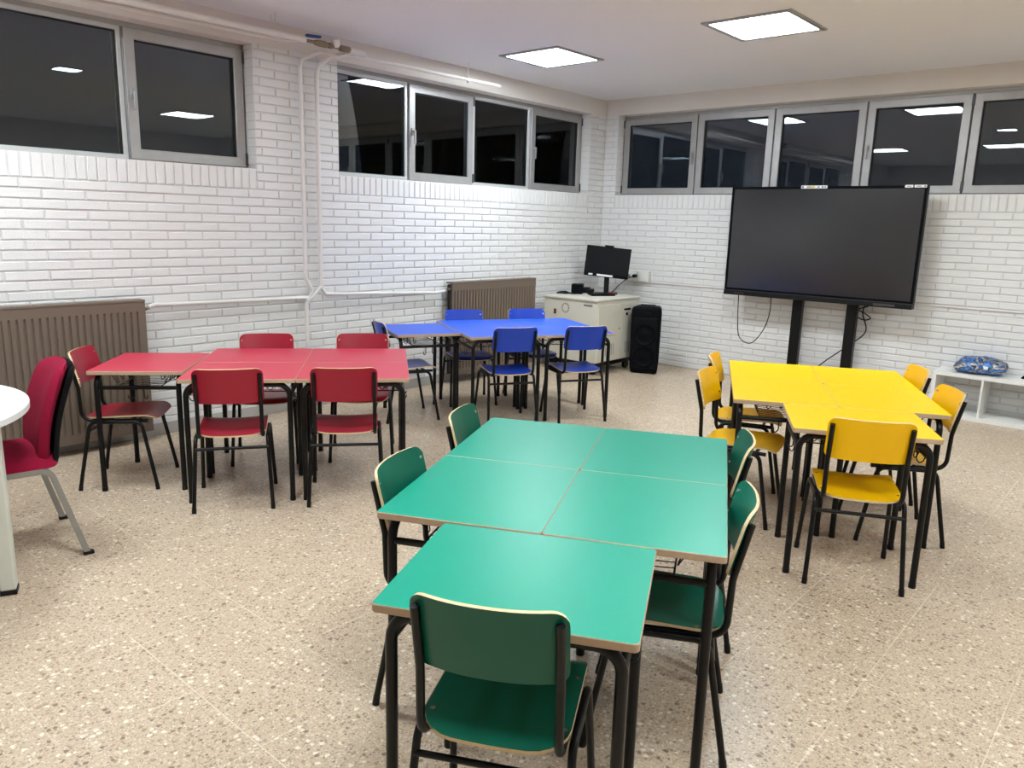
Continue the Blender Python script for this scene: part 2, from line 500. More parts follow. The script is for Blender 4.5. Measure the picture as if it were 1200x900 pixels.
def window(name, flip, bounds, kinds, label, hand):
    """bounds: unit boundaries; kinds: 'f' fixed or 's' opening sash"""
    root = bpy.data.objects.new(name, None); COL.objects.link(root); struct(root, label)
    off = Vector((-.12, 0, 0)) if flip == 'L' else Vector((0, .12, 0))
    mp = (lambda s, d, z: Vector((-.12-d, s, z))) if flip == 'L' else (lambda s, d, z: Vector((s, .12+d, z)))
    def mbox(bm, s0, s1, d0, d1, z0, z1, mi=0, bev=0):
        if flip == 'L': box(bm, -.12-d1, -.12-d0, s0, s1, z0, z1, mi, bev)
        else: box(bm, s0, s1, .12+d0, .12+d1, z0, z1, mi, bev)
    z0, z1 = 1.88, 2.712
    bm = bmesh.new()                       # filler over the frames up to the lintel
    mbox(bm, bounds[0], bounds[-1], .012, .10, z1, HEAD+.01)
    mbox(bm, bounds[0], bounds[-1], .02, .10, SILL-.01, z0)
    bmesh.ops.recalc_face_normals(bm, faces=bm.faces)
    obj('head_rail', bm, 'alu', root)
    for i, k in enumerate(kinds):
        a, b = bounds[i]+.003, bounds[i+1]-.003
        bm = bmesh.new()
        if k == 'f':
            frame_ring(bm, mp, a, b, z0, z1, .03, .012, .09)
            w, dp = .03, .012
        else:
            frame_ring(bm, mp, a, b, z0, z1, .02, .016, .09)
            w, dp = .072, -.006
        bmesh.ops.recalc_face_normals(bm, faces=bm.faces)
        fr = obj('window_frame', bm, 'alu_light' if k == 'f' else 'alu', root)
        if k == 's':
            bm = bmesh.new(); frame_ring(bm, mp, a+.004, b-.004, z0+.004, z1-.004, w-.004, dp, .05)
            bmesh.ops.recalc_face_normals(bm, faces=bm.faces)
            sa = obj('sash', bm, 'alu', root)
        else: sa = fr
        bm = bmesh.new(); frame_ring(bm, mp, a+w-.001, b-w+.001, z0+w-.001, z1-w+.001, .007, dp+.012, .06)
        bmesh.ops.recalc_face_normals(bm, faces=bm.faces)
        obj('gasket', bm, 'gasket', sa)
        bm = bmesh.new(); mbox(bm, a+w+.002, b-w-.002, .022, .028, z0+w+.002, z1-w-.002)
        bmesh.ops.recalc_face_normals(bm, faces=bm.faces)
        obj('pane', bm, 'glass', sa)
        if k == 's' and hand[i]:
            hs = a+.036 if hand[i] == 'l' else b-.036
            zc = 2.30
            bm = bmesh.new()
            mbox(bm, hs-.013, hs+.013, dp-.012, dp, zc-.03, zc+.035, bev=.003)
            mbox(bm, hs-.008, hs+.008, dp-.04, dp-.010, zc-.005, zc+.012, bev=.003)
            mbox(bm, hs-.010, hs+.010, dp-.045, dp-.030, zc-.105, zc+.014, bev=.005)
            bmesh.ops.recalc_face_normals(bm, faces=bm.faces)
            obj('handle', bm, 'handle', sa)
            hh = b-.002 if hand[i] == 'l' else a+.002
            for zz in (z1-.10, z0+.02):
                bm = bmesh.new()
                mbox(bm, hh-.007, hh+.007, dp-.010, dp+.006, zz, zz+.085, bev=.003)
                bmesh.ops.recalc_face_normals(bm, faces=bm.faces)
                obj('hinge', bm, 'dark_metal', sa)
    return root
window('window_1', 'L', [-7.87, -7.02, -6.165, -5.315, -4.462], 'fsfs', 'long high window of silver frames at the left end of the left brick wall', [None, 'l', None, 'l'])
window('window_2', 'L', [-3.71, -2.87, -2.045, -1.185, -.296], 'fsfs', 'high silver framed window between the wall pipes and the far corner', [None, 'l', None, 'l'])
window('window_3', 'B', [.18, 1.108, 1.955, 2.832, 3.69, 4.56, 5.44], 'ssssss', 'high row of silver framed windows above the big display on the back wall', ['r', None, None, 'l', 'r', 'l'])
for w, y in (): pass

# ------------------------------------------------------------------ ceiling lights
lp = empty('ceiling_light', 'square light panel recessed in the ceiling, left one in view, nearer the corner', 'ceiling light', (.947, -2.205, H), 0, 'square ceiling light panels')
bm = bmesh.new()
for s in (0,):
    mp = lambda a, d, b: Vector((a, b, -.012+d))
    frame_ring(bm, mp, -.318, .318, -.318, .318, .040, 0, .011)
bmesh.ops.recalc_face_normals(bm, faces=bm.faces)
obj('frame', bm, 'alu', lp)
bm = bmesh.new(); box(bm, -.279, .279, -.279, .279, -.007, -.002); obj('diffuser', bm, 'diffuser', lp)
ltree = tree_of(lp)
for x, y, lb in ((2.825, -2.205, 'square light panel recessed in the ceiling, right one in view, above the big display'),
                 (5.55, -2.02, 'square ceiling light panel out of frame above the right side of the room'),
                 (1.03, -6.65, 'square ceiling light panel out of frame near the left wall'),
                 (2.79, -6.65, 'square ceiling light panel out of frame left of the green tables'),
                 (4.75, -6.3, 'unseen square ceiling light panel above the green tables, set to brighten the right floor'),  # unseen panel, positioned to brighten the right foreground floor
                 (6.5, -5.5, 'unseen square ceiling light panel toward the right wall, set to brighten the right floor')):  # also unseen, moved inward so the right floor gets more light
    c = copy_tree(lp, ltree); c.location = (x, y, H); c['label'] = lb
c = copy_tree(lp, ltree); c.location = (3.15, -4.45, H); c.scale = (.4, .4, 1); c['label'] = 'small square ceiling light out of frame between the panel rows'

# ------------------------------------------------------------------ pipes
HP = .93
pr = empty('heating_pipe', 'white heating pipes running down the brick pier and along the wall to both radiators', 'pipe', (0.04, -4.09, 0))
def P(x, y, z): return (x-.04, y+4.09, z)
obj('riser', T([P(.045, -4.09, .05), P(.045, -4.09, .86), P(.05, -4.065, .90), P(.05, -4.03, .96), P(.045, -4.09, 1.06), P(.045, -4.09, 2.62), P(.05, -4.075, 2.69), P(.12, -3.965, 2.752), P(.15, -3.91, 2.748), P(.18, -3.85, 2.728), P(.2, -3.80, 2.752), P(.2, -3.70, 2.757), P(.2, -2.03, 2.771)], .0150, 10, .03), 'pipe', pr, True)
obj('riser', T([P(.045, -3.945, .97), P(.045, -3.945, 2.60), P(.05, -3.93, 2.66), P(.12, -3.86, 2.737), P(.22, -3.76, 2.765), P(.25, -3.715, 2.79)], .0165, 10, .03), 'pipe', pr, True)
obj('branch', T([P(.05, -4.09, .885), P(.05, -4.035, .91), P(.045, -3.945, .99)], .016, 10, .02), 'pipe', pr, True)
obj('branch', T([P(.045, -3.945, .98), P(.045, -3.90, .925), P(.045, -3.6, .912), P(.045, -2.66, .875), P(.09, -2.60, .89)], 0.0145, 10, .02), 'pipe', pr, True)
obj('branch', T([P(.05, -4.04, .90), P(.045, -4.12, .905), P(.045, -5.30, .922), P(.09, -5.36, .915)], 0.0145, 10, .02), 'pipe', pr, True)
for (y, z) in ((-4.09, 1.5), (-3.945, 1.5), (-4.09, 2.2), (-3.945, 2.2), (-3.75, .918), (-4.6, .91), (-3.1, .892)):
    bm = bmesh.new(); tube(bm, [P(0.0, y, z), P(.03, y, z)], .004, 6); obj('pipe_clip', bm, 'pipe', pr)

wp = empty('water_pipe', 'thick white water pipe hung under the ceiling with a blue lever valve', 'pipe', (.27, -4.3, 2.78))
def Q(x, y, z): return (x-.27, y+4.3, z-2.78)
obj('pipe', T([Q(.27, -8.2, 2.745), Q(.27, -5.38, 2.770), Q(.27, -4.19, 2.780)], .022, 12), 'pipe', wp, True)
obj('pipe', T([Q(.19, -8.2, 2.725), Q(.19, -5.3, 2.752), Q(.19, -4.30, 2.765), Q(.2, -4.14, 2.80)], .017, 12, .03), 'pipe', wp, True)
bm = bmesh.new(); tube(bm, [Q(.27, -4.25, 2.79), Q(.27, -4.17, 2.79)], .012, 12)
tube(bm, [Q(.27, -4.17, 2.79), Q(.27, -4.14, 2.79), Q(.27, -4.08, 2.79), Q(.27, -4.06, 2.79)], .02, 12, radii=[.017, .023, .024, .017])
tube(bm, [Q(.27, -4.06, 2.79), Q(.27, -3.90, 2.79)], .014, 8)
tube(bm, [Q(.27, -4.05, 2.79), Q(.27, -4.02, 2.79)], .022, 6)
tube(bm, [Q(.27, -3.95, 2.79), Q(.27, -3.86, 2.79)], .023, 8)
vb = obj('valve_body', bm, 'brass', wp, True, loc=(0, .06, -.014))
bm = bmesh.new(); box(bm, -.016, .016, -.10, .02, -.009, .009, bev=.003, mtx=Matrix.Translation(Q(.27, -4.14, 2.832)) @ Matrix.Rotation(math.radians(4), 4, 'X'))
obj('valve_lever', bm, 'blue_plastic', vb, True)
bm = bmesh.new(); cyl(bm, Q(.27, -3.98, 2.80), .03, (.3, -.3, .5), .06, 14); obj('end_cap', bm, 'pipe', wp, True, loc=(0, .06, -.014))
obj('outlet_pipe', T([Q(.27, -3.86, 2.79), Q(.26, -3.70, 2.785)], .022, 12), 'pipe', wp, True, loc=(0, .05, -.014))
for x, y in ((.27, -4.43), (.19, -4.41)):
    bm = bmesh.new(); tube(bm, [Q(x, y, H+.005), Q(x, y, 2.76)], .0035, 6); tube(bm, [Q(x, y-.03, 2.757), Q(x, y+.03, 2.757)], .005, 6)
    obj('hanger_rod', bm, 'pipe', wp)
bm = bmesh.new(); tube(bm, [P(.2, -2.45, H+.005), P(.2, -2.45, 2.752)], .004, 6); box(bm, .16-.012, .16+.012, 1.64-.006, 1.64+.006, 2.74, 2.79)
obj('hanger_rod', bm, 'pipe', pr)

# ------------------------------------------------------------------ radiators
def radiator(y0, y1, label, pitch):
    z0, z1, xf = .075, .955, .13
    r = empty('radiator', label, 'radiator', (0, (y0+y1)/2, z0))
    hw = (y1-y0)/2; hh = z1-z0
    bm = bmesh.new()                         # front panel with pressed vertical grooves
    n = int((y1-y0)/pitch); pitch = (y1-y0-.04)/n
    ys = [(-hw, 0)]
    for i in range(n):
        a = -hw+.02+i*pitch
        ys += [(a, 0), (a+.004, -.010), (a+.012, -.010), (a+.016, 0)]
    ys += [(hw, 0)]
    zs = [(0, 0), (.05, 0), (.065, 1), (hh-.075, 1), (hh-.06, 0), (hh, 0)]
    V = [[bm.verts.new((xf+d*k, y, z)) for (z, k) in zs] for (y, d) in ys]
    for a, b in zip(V, V[1:]):
        for i in range(len(zs)-1): bm.faces.new((a[i], b[i], b[i+1], a[i+1]))
    Bk = [[bm.verts.new((xf-.014, y, z)) for z in (0, hh)] for y in (-hw, hw)]
    bm.faces.new((Bk[0][0], Bk[0][1], Bk[1][1], Bk[1][0]))
    bm.faces.new([v for v in V[0]]+[Bk[0][1], Bk[0][0]])
    bm.faces.new([v for v in reversed(V[-1])]+[Bk[1][0], Bk[1][1]])
    bm.faces.new([row[-1] for row in V]+[Bk[1][1], Bk[0][1]])
    bm.faces.new([row[0] for row in reversed(V)]+[Bk[0][0], Bk[1][0]])
    bmesh.ops.recalc_face_normals(bm, faces=bm.faces)
    obj('front_panel', bm, 'radiator', r)
    bm = bmesh.new(); box(bm, .045, .06, -hw+.01, hw-.01, .01, hh-.01, bev=.004); obj('rear_panel', bm, 'radiator_shade', r)
    bm = bmesh.new(); box(bm, .040, xf+.003, -hw-.002, hw+.002, hh, hh+.016, bev=.003)
    for i in range(int(n*1.2)):
        pass
    obj('top_grille', bm, 'radiator', r)
    bm = bmesh.new()
    k = int((y1-y0)/.03)
    for i in range(k):
        y = -hw+.02+i*(2*hw-.04)/k
        box(bm, .062, xf-.018, y, y+.002, .03, hh-.005)
    obj('convector_fins', bm, 'radiator_shade', r)
    for y in (-hw+.12, hw-.12):
        bm = bmesh.new(); box(bm, .004, .05, y-.015, y+.015, .1, hh-.1); obj('wall_bracket', bm, 'radiator_shade', r)
    for s in (-1, 1):
        bm = bmesh.new(); cyl(bm, (.09, s*(hw-.004), hh-.05), .012, (0, s, 0), .03, 10)
        if s > 0: tube(bm, [(.09, hw+.02, hh-.05), (.09, hw+.045, hh-.05), (.05, hw+.06, hh-.045)], .006, 8)
        obj('valve', bm, 'brass', r, True)
    return r
radiator(-7.05, -5.395, 'brown panel radiator at the left edge, behind the burgundy chair', .0415)
radiator(-2.545, -1.325, 'brown panel radiator behind the blue tables', .0415)

# ------------------------------------------------------------------ chairs
SW = .172
def make_chair(colour):
    c = empty('school_chair', 'x', 'chair')
    seatm, edge = 'seat_'+colour, 'ply'
    def seat_fn(x, t):                        # t from rear (-.18) to front
        y = -.180+t
        z = .402+.010*(x/SW)**2+.04*(min(y, .15)+.155)
        dz = .04
        if y > .15: z -= 6*(y-.15)**2; dz = -12*(y-.15)
        nn = Vector((0, -dz, 1)).normalized()
        return Vector((x, y, z)), nn
    bm = bmesh.new(); plate(bm, seat_fn, SW, .390, .085, .05, .009)
    st = obj('seat', bm, [seatm, edge], c, True)
    def back_fn(x, t):                        # t from bottom to top
        k = t/.188
        y = -.166-.046*k; z = .583+.186*k
        y -= .036*(1-abs(x/SW)**2.3)
        return Vector((x, y, z)), Vector((-.45*x/SW, 1, .24)).normalized()
    bm = bmesh.new(); plate(bm, back_fn, SW, .190, .030, .036, .009)
    bk = obj('backrest', bm, [seatm, edge], c, True)
    for s in (-1, 1):
        x = s*.157
        pts = [(x, -.226, .742), (x, -.188, .575), (x, -.182, .395), (x*1.0, .165, .390)]
        o = obj('side_frame', T(pts, .0105, 10, [.10, .055]), 'black_metal', c, True)
        for t in (.045, .15):                 # rivets on the backrest
            p, nn = back_fn(x, t)
            b2 = bmesh.new(); cyl(b2, p+nn*.004, .006, nn, .0035, 10); obj('rivet', b2, 'chrome', bk, True)
        for y in (-.10, .10):
            b2 = bmesh.new(); cyl(b2, (x, y, .4185+.04*y), .0065, (0, 0, 1), .0035, 10); obj('rivet', b2, 'chrome', st, True)
        xo, xf = s*.180, s*.198
        for sg in (-1, 1):
            yt = .135*sg
            lg = obj('leg', T([(xo, 0, .389), (xo, yt, .389), (xf, .205*sg, .012)], .0105, 10, .045), 'black_metal', c, True)
            d = Vector((xf-xo, .205*sg-yt, .012-.389)).normalized()
            e = Vector((xf, .205*sg, .012))
            b2 = bmesh.new(); tube(b2, [e-d*.02, e+Vector((d.x, d.y, 0))*.004-Vector((0, 0, .012))], .0118, 10); obj('rubber_foot', b2, 'black_plastic', lg, True)
    bm = bmesh.new(); tube(bm, [(-.184, -.150, .33), (.184, -.150, .33)], .0085, 10)
    obj('stretcher', bm, 'black_metal', c, True)
    bm = bmesh.new(); 
    for y in (-.09, .11): tube(bm, [(-.157, y, .390), (.157, y, .390)], .009, 8)
    obj('seat_support', bm, 'black_metal', c, True)
    return c

CHAIRS = {
 'green': [
  (4.236, -6.375, 28.0, 'green school chair nearest the camera, back turned, at the green tables'),
  (3.337, -5.342, -62, 'green school chair, farther of two on the left side of the green tables'),
  (3.660, -5.970, -65.5, 'green school chair, nearer of two on the left side of the green tables'),
  (3.972, -5.07, 118.5, 'mostly hidden green school chair, farther of two right of the green tables'),
  (4.252, -5.668, 118, 'green school chair with seat showing, nearer of two right of the green tables')],
 'red': [
  (1.528, -5.571, 56, 'red school chair showing its back, left one in front of the red tables'),
  (1.890, -5.093, 51, 'red school chair showing its back, right one in front of the red tables'),
  (.957, -5.026, 234, 'red school chair facing the camera, left one behind the red tables'),
  (1.329, -4.547, 229.8, 'red school chair facing the camera, right one behind the red tables'),
  (.806, -5.838, -40.6, 'red school chair seen from the side at the left end of the red tables')],
 'blue': [
  (1.405, -3.205, 59.5, 'blue school chair showing its back, left one in front of the blue tables'),
  (1.691, -2.703, 59.7, 'blue school chair showing its back, right one, before the cream cabinet'),
  (.729, -2.933, 238, 'blue school chair facing the camera before the radiator, left one'),
  (1.013, -2.418, 237, 'blue school chair facing the camera before the radiator, right one'),
  (.767, -3.674, -25, 'blue school chair with a dark seat at the left end of the blue tables')],
 'yellow': [
  (4.324, -4.101, 26, 'yellow school chair nearest the camera, back turned, at the yellow tables'),
  (3.608, -3.745, -78, 'yellow school chair, nearer of two on the left side of the yellow tables'),
  (3.388, -3.203, -70, 'yellow school chair, farther of two on the left side of the yellow tables'),
  (4.314, -3.422, 121, 'yellow school chair, nearer of two on the right side of the yellow tables'),
  (4.027, -2.872, 121, 'yellow school chair, farther of two on the right, close to the white shelf')],
}
for colour, lst in CHAIRS.items():
    src = make_chair(colour); tr = tree_of(src)
    for i, (x, y, a, lab) in enumerate(lst):
        o = src if i == 0 else copy_tree(src, tr)
        o.location = (x, y, 0); o.rotation_euler = (0, 0, math.radians(a))
        o['label'] = lab; o['group'] = colour+' chairs around the '+colour+' tables'

# ------------------------------------------------------------------ school tables
TL, TS, TH = .6028, .5028, .690
def make_table(colour):
    t = empty('school_table', 'x', 'table')
    bm = bmesh.new(); prism(bm, rrect(TL, TS, .012), TH-.021, TH, 0, 1, .0022)
    obj('tabletop', bm, ['top_'+colour, 'edge'], t)
    for sx in (-1, 1):
        for sy in (-1, 1):
            x, y = sx*.266, sy*.214
            pts = [(x, y, .01), (x, y, TH-.036), (sx*.13, y, TH-.036)]
            lg = obj('leg', T(pts, .0145, 12, .062, 7), 'black_metal', t, True)
            b2 = bmesh.new(); cyl(b2, (x, y, 0), .0158, (0, 0, 1), .022, 12); obj('rubber_foot', b2, 'black_plastic', lg, True)
    for sy in (-1, 1):
        bm = bmesh.new(); tube(bm, [(-.135, sy*.214, TH-.036), (.135, sy*.214, TH-.036)], .0145, 12); obj('rail', bm, 'black_metal', t, True)
    for sx in (-1, 1):
        bm = bmesh.new(); tube(bm, [(sx*.266, -.212, TH-.098), (sx*.266, .212, TH-.098)], .011, 12); obj('crossbar', bm, 'black_metal', t, True)
    bm = bmesh.new()
    zb = TH-.095
    for y in (-.115, .115): tube(bm, [(-.262, y, zb), (.262, y, zb)], .0032, 6)
    for i in range(13):
        x = -.24+i*.04
        tube(bm, fillet([(x, -.118, zb), (x, 0, zb-.006), (x, .118, zb)], .1, 3), .0019, 5)
    for y in (-.118, .118):
        z = []
        for i in range(12): z.append((-.24+i*.0436, y*(1.0 if i % 2 else 1.25), zb if i % 2 else TH-.027))
        tube(bm, fillet(z, .010, 3), .0024, 5)
    obj('wire_basket', bm, 'black_metal', t, True)
    for sx in (-1, 1):
        bm = bmesh.new()
        tube(bm, fillet([(sx*.262, -.03, TH-.10), (sx*.262, -.03, TH-.15), (sx*.272, -.045, TH-.165), (sx*.285, -.055, TH-.15), (sx*.29, -.055, TH-.135)], .010, 4), .003, 6)
        bm2 = bmesh.new(); tube(bm2, fillet([(sx*.262, .02, TH-.10), (sx*.262, .02, TH-.15), (sx*.272, .035, TH-.165), (sx*.285, .045, TH-.15), (sx*.29, .045, TH-.135)], .010, 4), .003, 6)
        obj('bag_hook', bm, 'black_metal', t, True); obj('bag_hook', bm2, 'black_metal', t, True)
    return t

GR = {'green': (3.621, -6.282, 26.1, 'v'), 'red': (1.435, -5.833, 50.1, 'u'), 'blue': (1.356, -3.56, 61.4, 'u'), 'yellow': (3.671, -4.023, 27.0, 'v')}
SINGLE = {'green': (4.052, -6.646, 26.9, 'u'), 'red': (.921, -6.082, 48.6, 'v'), 'blue': (.935, -3.906, 64.0, 'v'), 'yellow': (4.1155, -4.368, 27.4, 'u')}
PL, PS = .6035, .5035
SLAB = {'green': ('nearest the camera', ), 'red': ('at the left end',), 'blue': ('at the left end',), 'yellow': ('nearest the camera',)}
POS = ['near left', 'near right', 'far left', 'far right']
for colour, (ox, oy, th, ld) in GR.items():
    src = make_table(colour); tr = tree_of(src)
    a = math.radians(th); U = Vector((math.cos(a), math.sin(a), 0)); V = Vector((-math.sin(a), math.cos(a), 0)); O = Vector((ox, oy, 0))
    w, d = (PS, PL) if ld == 'v' else (PL, PS)
    k = 0
    for j in range(2):
        for i in range(2):
            o = src if k == 0 else copy_tree(src, tr)
            o.location = O+U*(i+.5)*w+V*(j+.5)*d
            o.rotation_euler = (0, 0, a+(PI/2 if ld == 'v' else 0))
            o['label'] = '%s school table, %s one in the block of four %s tables' % (colour, POS[k], colour)
            o['group'] = colour+' school tables'
            k += 1
    sx, sy, th2, ld2 = SINGLE[colour]
    a2 = math.radians(th2); U2 = Vector((math.cos(a2), math.sin(a2), 0)); V2 = Vector((-math.sin(a2), math.cos(a2), 0))
    w, d = (PS, PL) if ld2 == 'v' else (PL, PS)
    o = copy_tree(src, tr)
    o.location = Vector((sx, sy, 0))+U2*w/2+V2*d/2
    o.rotation_euler = (0, 0, a2+(PI/2 if ld2 == 'v' else 0))
    o['label'] = '%s school table standing outside the block of four, %s' % (colour, SLAB[colour][0])
    o['group'] = colour+' school tables'

# ------------------------------------------------------------------ big display on its stand
tv = empty('display_screen', 'large black flat display with a dark screen on a black two post stand', 'display', (2.64, -.28, 0))
x0, x1, z0, z1 = -.888, .880, .880, 1.935
bm = bmesh.new(); box(bm, x0, x1, .012, .075, z0, z1, bev=.006)
box(bm, x0+.15, x1-.15, .075, .10, z0+.15, z1-.15, bev=.006)
obj('housing', bm, 'black_plastic', tv)
bm = bmesh.new()
mp = lambda s, d, z: Vector((s, d, z))
frame_ring(bm, mp, x0, x1, z0+.045, z1, .024, 0, .02)
bmesh.ops.recalc_face_normals(bm, faces=bm.faces); obj('bezel', bm, 'matte_black', tv)
bm = bmesh.new(); box(bm, x0, x1, -.014, .02, z0, z0+.05, bev=.006); bz = obj('lower_bar', bm, 'black_plastic', tv)
bm = bmesh.new(); box(bm, x1-.32, x1-.14, -.017, -.013, z0+.012, z0+.032, bev=.001); obj('button_strip', bm, 'dark_metal', bz)
bm = bmesh.new(); box(bm, x0+.12, x0+.22, -.0155, -.0135, z0+.020, z0+.026); obj('maker_mark', bm, 'dark_metal', bz)
bm = bmesh.new(); box(bm, x0+.023, x1-.023, .006, .013, z0+.068, z1-.023); obj('screen', bm, 'screen', tv)
bm = bmesh.new()
def stick(bm, a, b, c, d, mi): box(bm, a, b, -.0012, .0005, c, d, mi)
stick(bm, -.20, .04, z1-.020, z1+.006, 0)
for a, b, mi in ((-.195, -.175, 1), (-.15, -.10, 3), (-.12, -.07, 2), (-.05, -.03, 3), (-.01, .005, 1), (.012, .03, 3)): box(bm, a, b, -.002, -.001, z1-.014, z1, mi)
obj('sticker', bm, ['label_white', 'label_blue', 'label_yellow', 'label_grey'], tv)
bm = bmesh.new()
stick(bm, .70, .765, z1-.018, z1+.004, 0); stick(bm, .775, .872, z1-.018, z1+.004, 0)
for a, b, mi in ((.715, .75, 3), (.79, .83, 3), (.852, .866, 1)): box(bm, a, b, -.002, -.001, z1-.011, z1-.003, mi)
obj('sticker', bm, ['label_white', 'matte_black', 'label_yellow', 'label_grey'], tv)
for px in (-.165, .345):
    bm = bmesh.new(); box(bm, px-.048, px+.048, .10, .16, 0.02, 1.6, bev=.004); obj('stand_post', bm, 'black_metal', tv)
    bm = bmesh.new(); box(bm, px-.035, px+.035, -.28, .26, .0, .03, bev=.006); obj('stand_foot', bm, 'black_metal', tv)
bm = bmesh.new(); box(bm, -.165, .345, .115, .145, .03, .08, bev=.004); obj('stand_crossbar', bm, 'black_metal', tv)

def tcurve(pts, n=10):                        # catmull-rom
    P_ = [Vector(p) for p in pts]; P_ = [P_[0]]+P_+[P_[-1]]; out = []
    for i in range(1, len(P_)-2):
        for k in range(n):
            t = k/n; a, b, c, d = P_[i-1:i+3]
            out.append(.5*((2*b)+(c-a)*t+(2*a-5*b+4*c-d)*t*t+(3*b-a-3*c+d)*t**3))
    out.append(P_[-2]); return out
bm = bmesh.new(); tube(bm, tcurve([(1.86, -.17, .93), (1.87, -.16, .62), (1.90, -.15, .44), (2.02, -.14, .39), (2.14, -.15, .53), (2.20, -.16, .72), (2.20, -.17, .93)]), .0045, 6)
tag(obj('cable', bm, 'matte_black', smooth=True), 'thin dark cable hanging in a loop below the left end of the big display', 'cable')
bm = bmesh.new(); tube(bm, tcurve([(3.10, -.10, .93), (3.06, -.09, .80), (3.10, -.08, .62), (2.93, -.07, .45), (2.74, -.06, .28), (2.62, -.05, .14), (2.58, -.05, .06)]), .006, 6)
tube(bm, tcurve([(3.02, -.09, .82), (3.09, -.06, .78), (3.13, -.08, .75), (3.06, -.06, .73), (2.98, -.08, .78), (3.02, -.07, .83), (3.1, -.09, .86)]), .006, 6)
tag(obj('power_cable', bm, 'black_plastic', smooth=True), 'black power cable bundled beside the right stand post and hanging down the wall', 'cable')

# conduit + outlet on back wall
bm = bmesh.new(); box(bm, .72, 6.0, -.014, 0, .905, .919, bev=.003)
tag(obj('cable_duct', bm, 'pipe'), 'thin white cable duct running along the back brick wall from the outlets', 'cable duct')
ob = empty('wall_outlet', 'off white double outlet box on the back wall by the monitor', 'outlet', (.56, 0, .97))
bm = bmesh.new(); box(bm, -.155, .155, -.035, 0, -.065, .065, bev=.006); obj('back_box', bm, 'white_plastic', ob)
for i, x in enumerate((-.078, .078)):
    bm = bmesh.new(); box(bm, x-.062, x+.062, -.042, -.035, -.052, .052, bev=.003); pl = obj('cover_plate', bm, 'label_white', ob)
    if i == 0:
        bm = bmesh.new()
        for xx in (-.108, -.048): cyl(bm, (xx, -.0425, 0), .019, (0, 1, 0), .003, 16)
        obj('socket', bm, 'cream_dark', pl, True)
bm = bmesh.new()
# right-angle plug seated in the socket, its lead dropping to the monitor
cyl(bm, (.545, -.088, .975), .020, (0, 1, 0), .046, 14)
tube(bm, tcurve([(.545, -.085, .972), (.48, -.12, .94), (.44, -.22, .87), (.43, -.33, .80), (.43, -.40, .797)]), .006, 7)
cord_bm = bm

# ------------------------------------------------------------------ cream cabinet
CX0, CX1, CY0, CY1, CZ = .150, .840, -1.195, -.42, .79
cb = empty('charging_cabinet', 'cream metal cabinet with vents in the far corner, below the monitor', 'cabinet', (CX0, CY0, 0))
w, d = CX1-CX0, CY1-CY0
bm = bmesh.new(); box(bm, 0, w, 0, d, .135, CZ-.02, bev=.004); obj('body', bm, 'cream', cb)
bm = bmesh.new(); box(bm, -.012, w+.012, -.012, d+.012, CZ-.022, CZ, bev=.005); obj('top_panel', bm, 'cream', cb)
bm = bmesh.new(); box(bm, .03, w-.03, .03, d-.03, .085, .136); obj('base_frame', bm, 'black_metal', cb)
for x in (.08, w-.08):
    for y in (.08, d-.08):
        bm = bmesh.new(); cyl(bm, (x-.015, y, .045), .045, (1, 0, 0), .03, 18); box(bm, x-.022, x+.022, y-.02, y+.02, .06, .1); obj('caster', bm, 'black_plastic', cb, True)
# camera-facing side (y = 0 plane): round vent, switch, slot, small lock
bm = bmesh.new()
for k in range(12):
    a = 2*PI*k/12
    cyl(bm, (.285+.045*math.cos(a), -.0015, CZ-.115+.045*math.sin(a)), .009, (0, 1, 0), .003, 8)
obj('fan_vent', bm, 'cream_dark', cb)
bm = bmesh.new(); box(bm, .135, .165, -.006, 0, CZ-.185, CZ-.135, bev=.002); sw = obj('power_switch', bm, 'matte_black', cb)
bm = bmesh.new(); box(bm, .142, .158, -.009, -.004, CZ-.175, CZ-.145, bev=.002); obj('rocker', bm, 'red_plastic', sw)
bm = bmesh.new(); box(bm, .52, .63, -.004, 0, CZ-.075, CZ-.055, bev=.001); obj('handle_slot', bm, 'cream_dark', cb)
bm = bmesh.new(); cyl(bm, (.07, -.003, CZ-.27), .010, (0, 1, 0), .004, 12); obj('lock', bm, 'cream_dark', cb)
# right side (x = w plane): two doors with slots and vents
for i, (a, b) in enumerate(((.012, .44), (.446, d-.012))):
    bm = bmesh.new(); box(bm, w, w+.012, a, b, .145, CZ-.06, bev=.003); dr = obj('door', bm, 'cream', cb)
    if i == 1:
        bm = bmesh.new(); box(bm, w+.011, w+.0145, a+.03, a+.15, CZ-.135, CZ-.115)
        box(bm, w+.011, w+.0145, a+.07, a+.105, CZ-.19, CZ-.16); obj('handle_slot', bm, 'matte_black', dr)
    else:
        bm = bmesh.new(); cyl(bm, (w+.011, b-.04, .47), .010, (1, 0, 0), .005, 10); obj('lock', bm, 'cream_dark', dr)
    bm = bmesh.new()
    for k in range(7):
        box(bm, w+.011, w+.0135, a+.08+k*.035, a+.088+k*.035, .20, .32)
    obj('vent_slots', bm, 'cream_dark', dr)

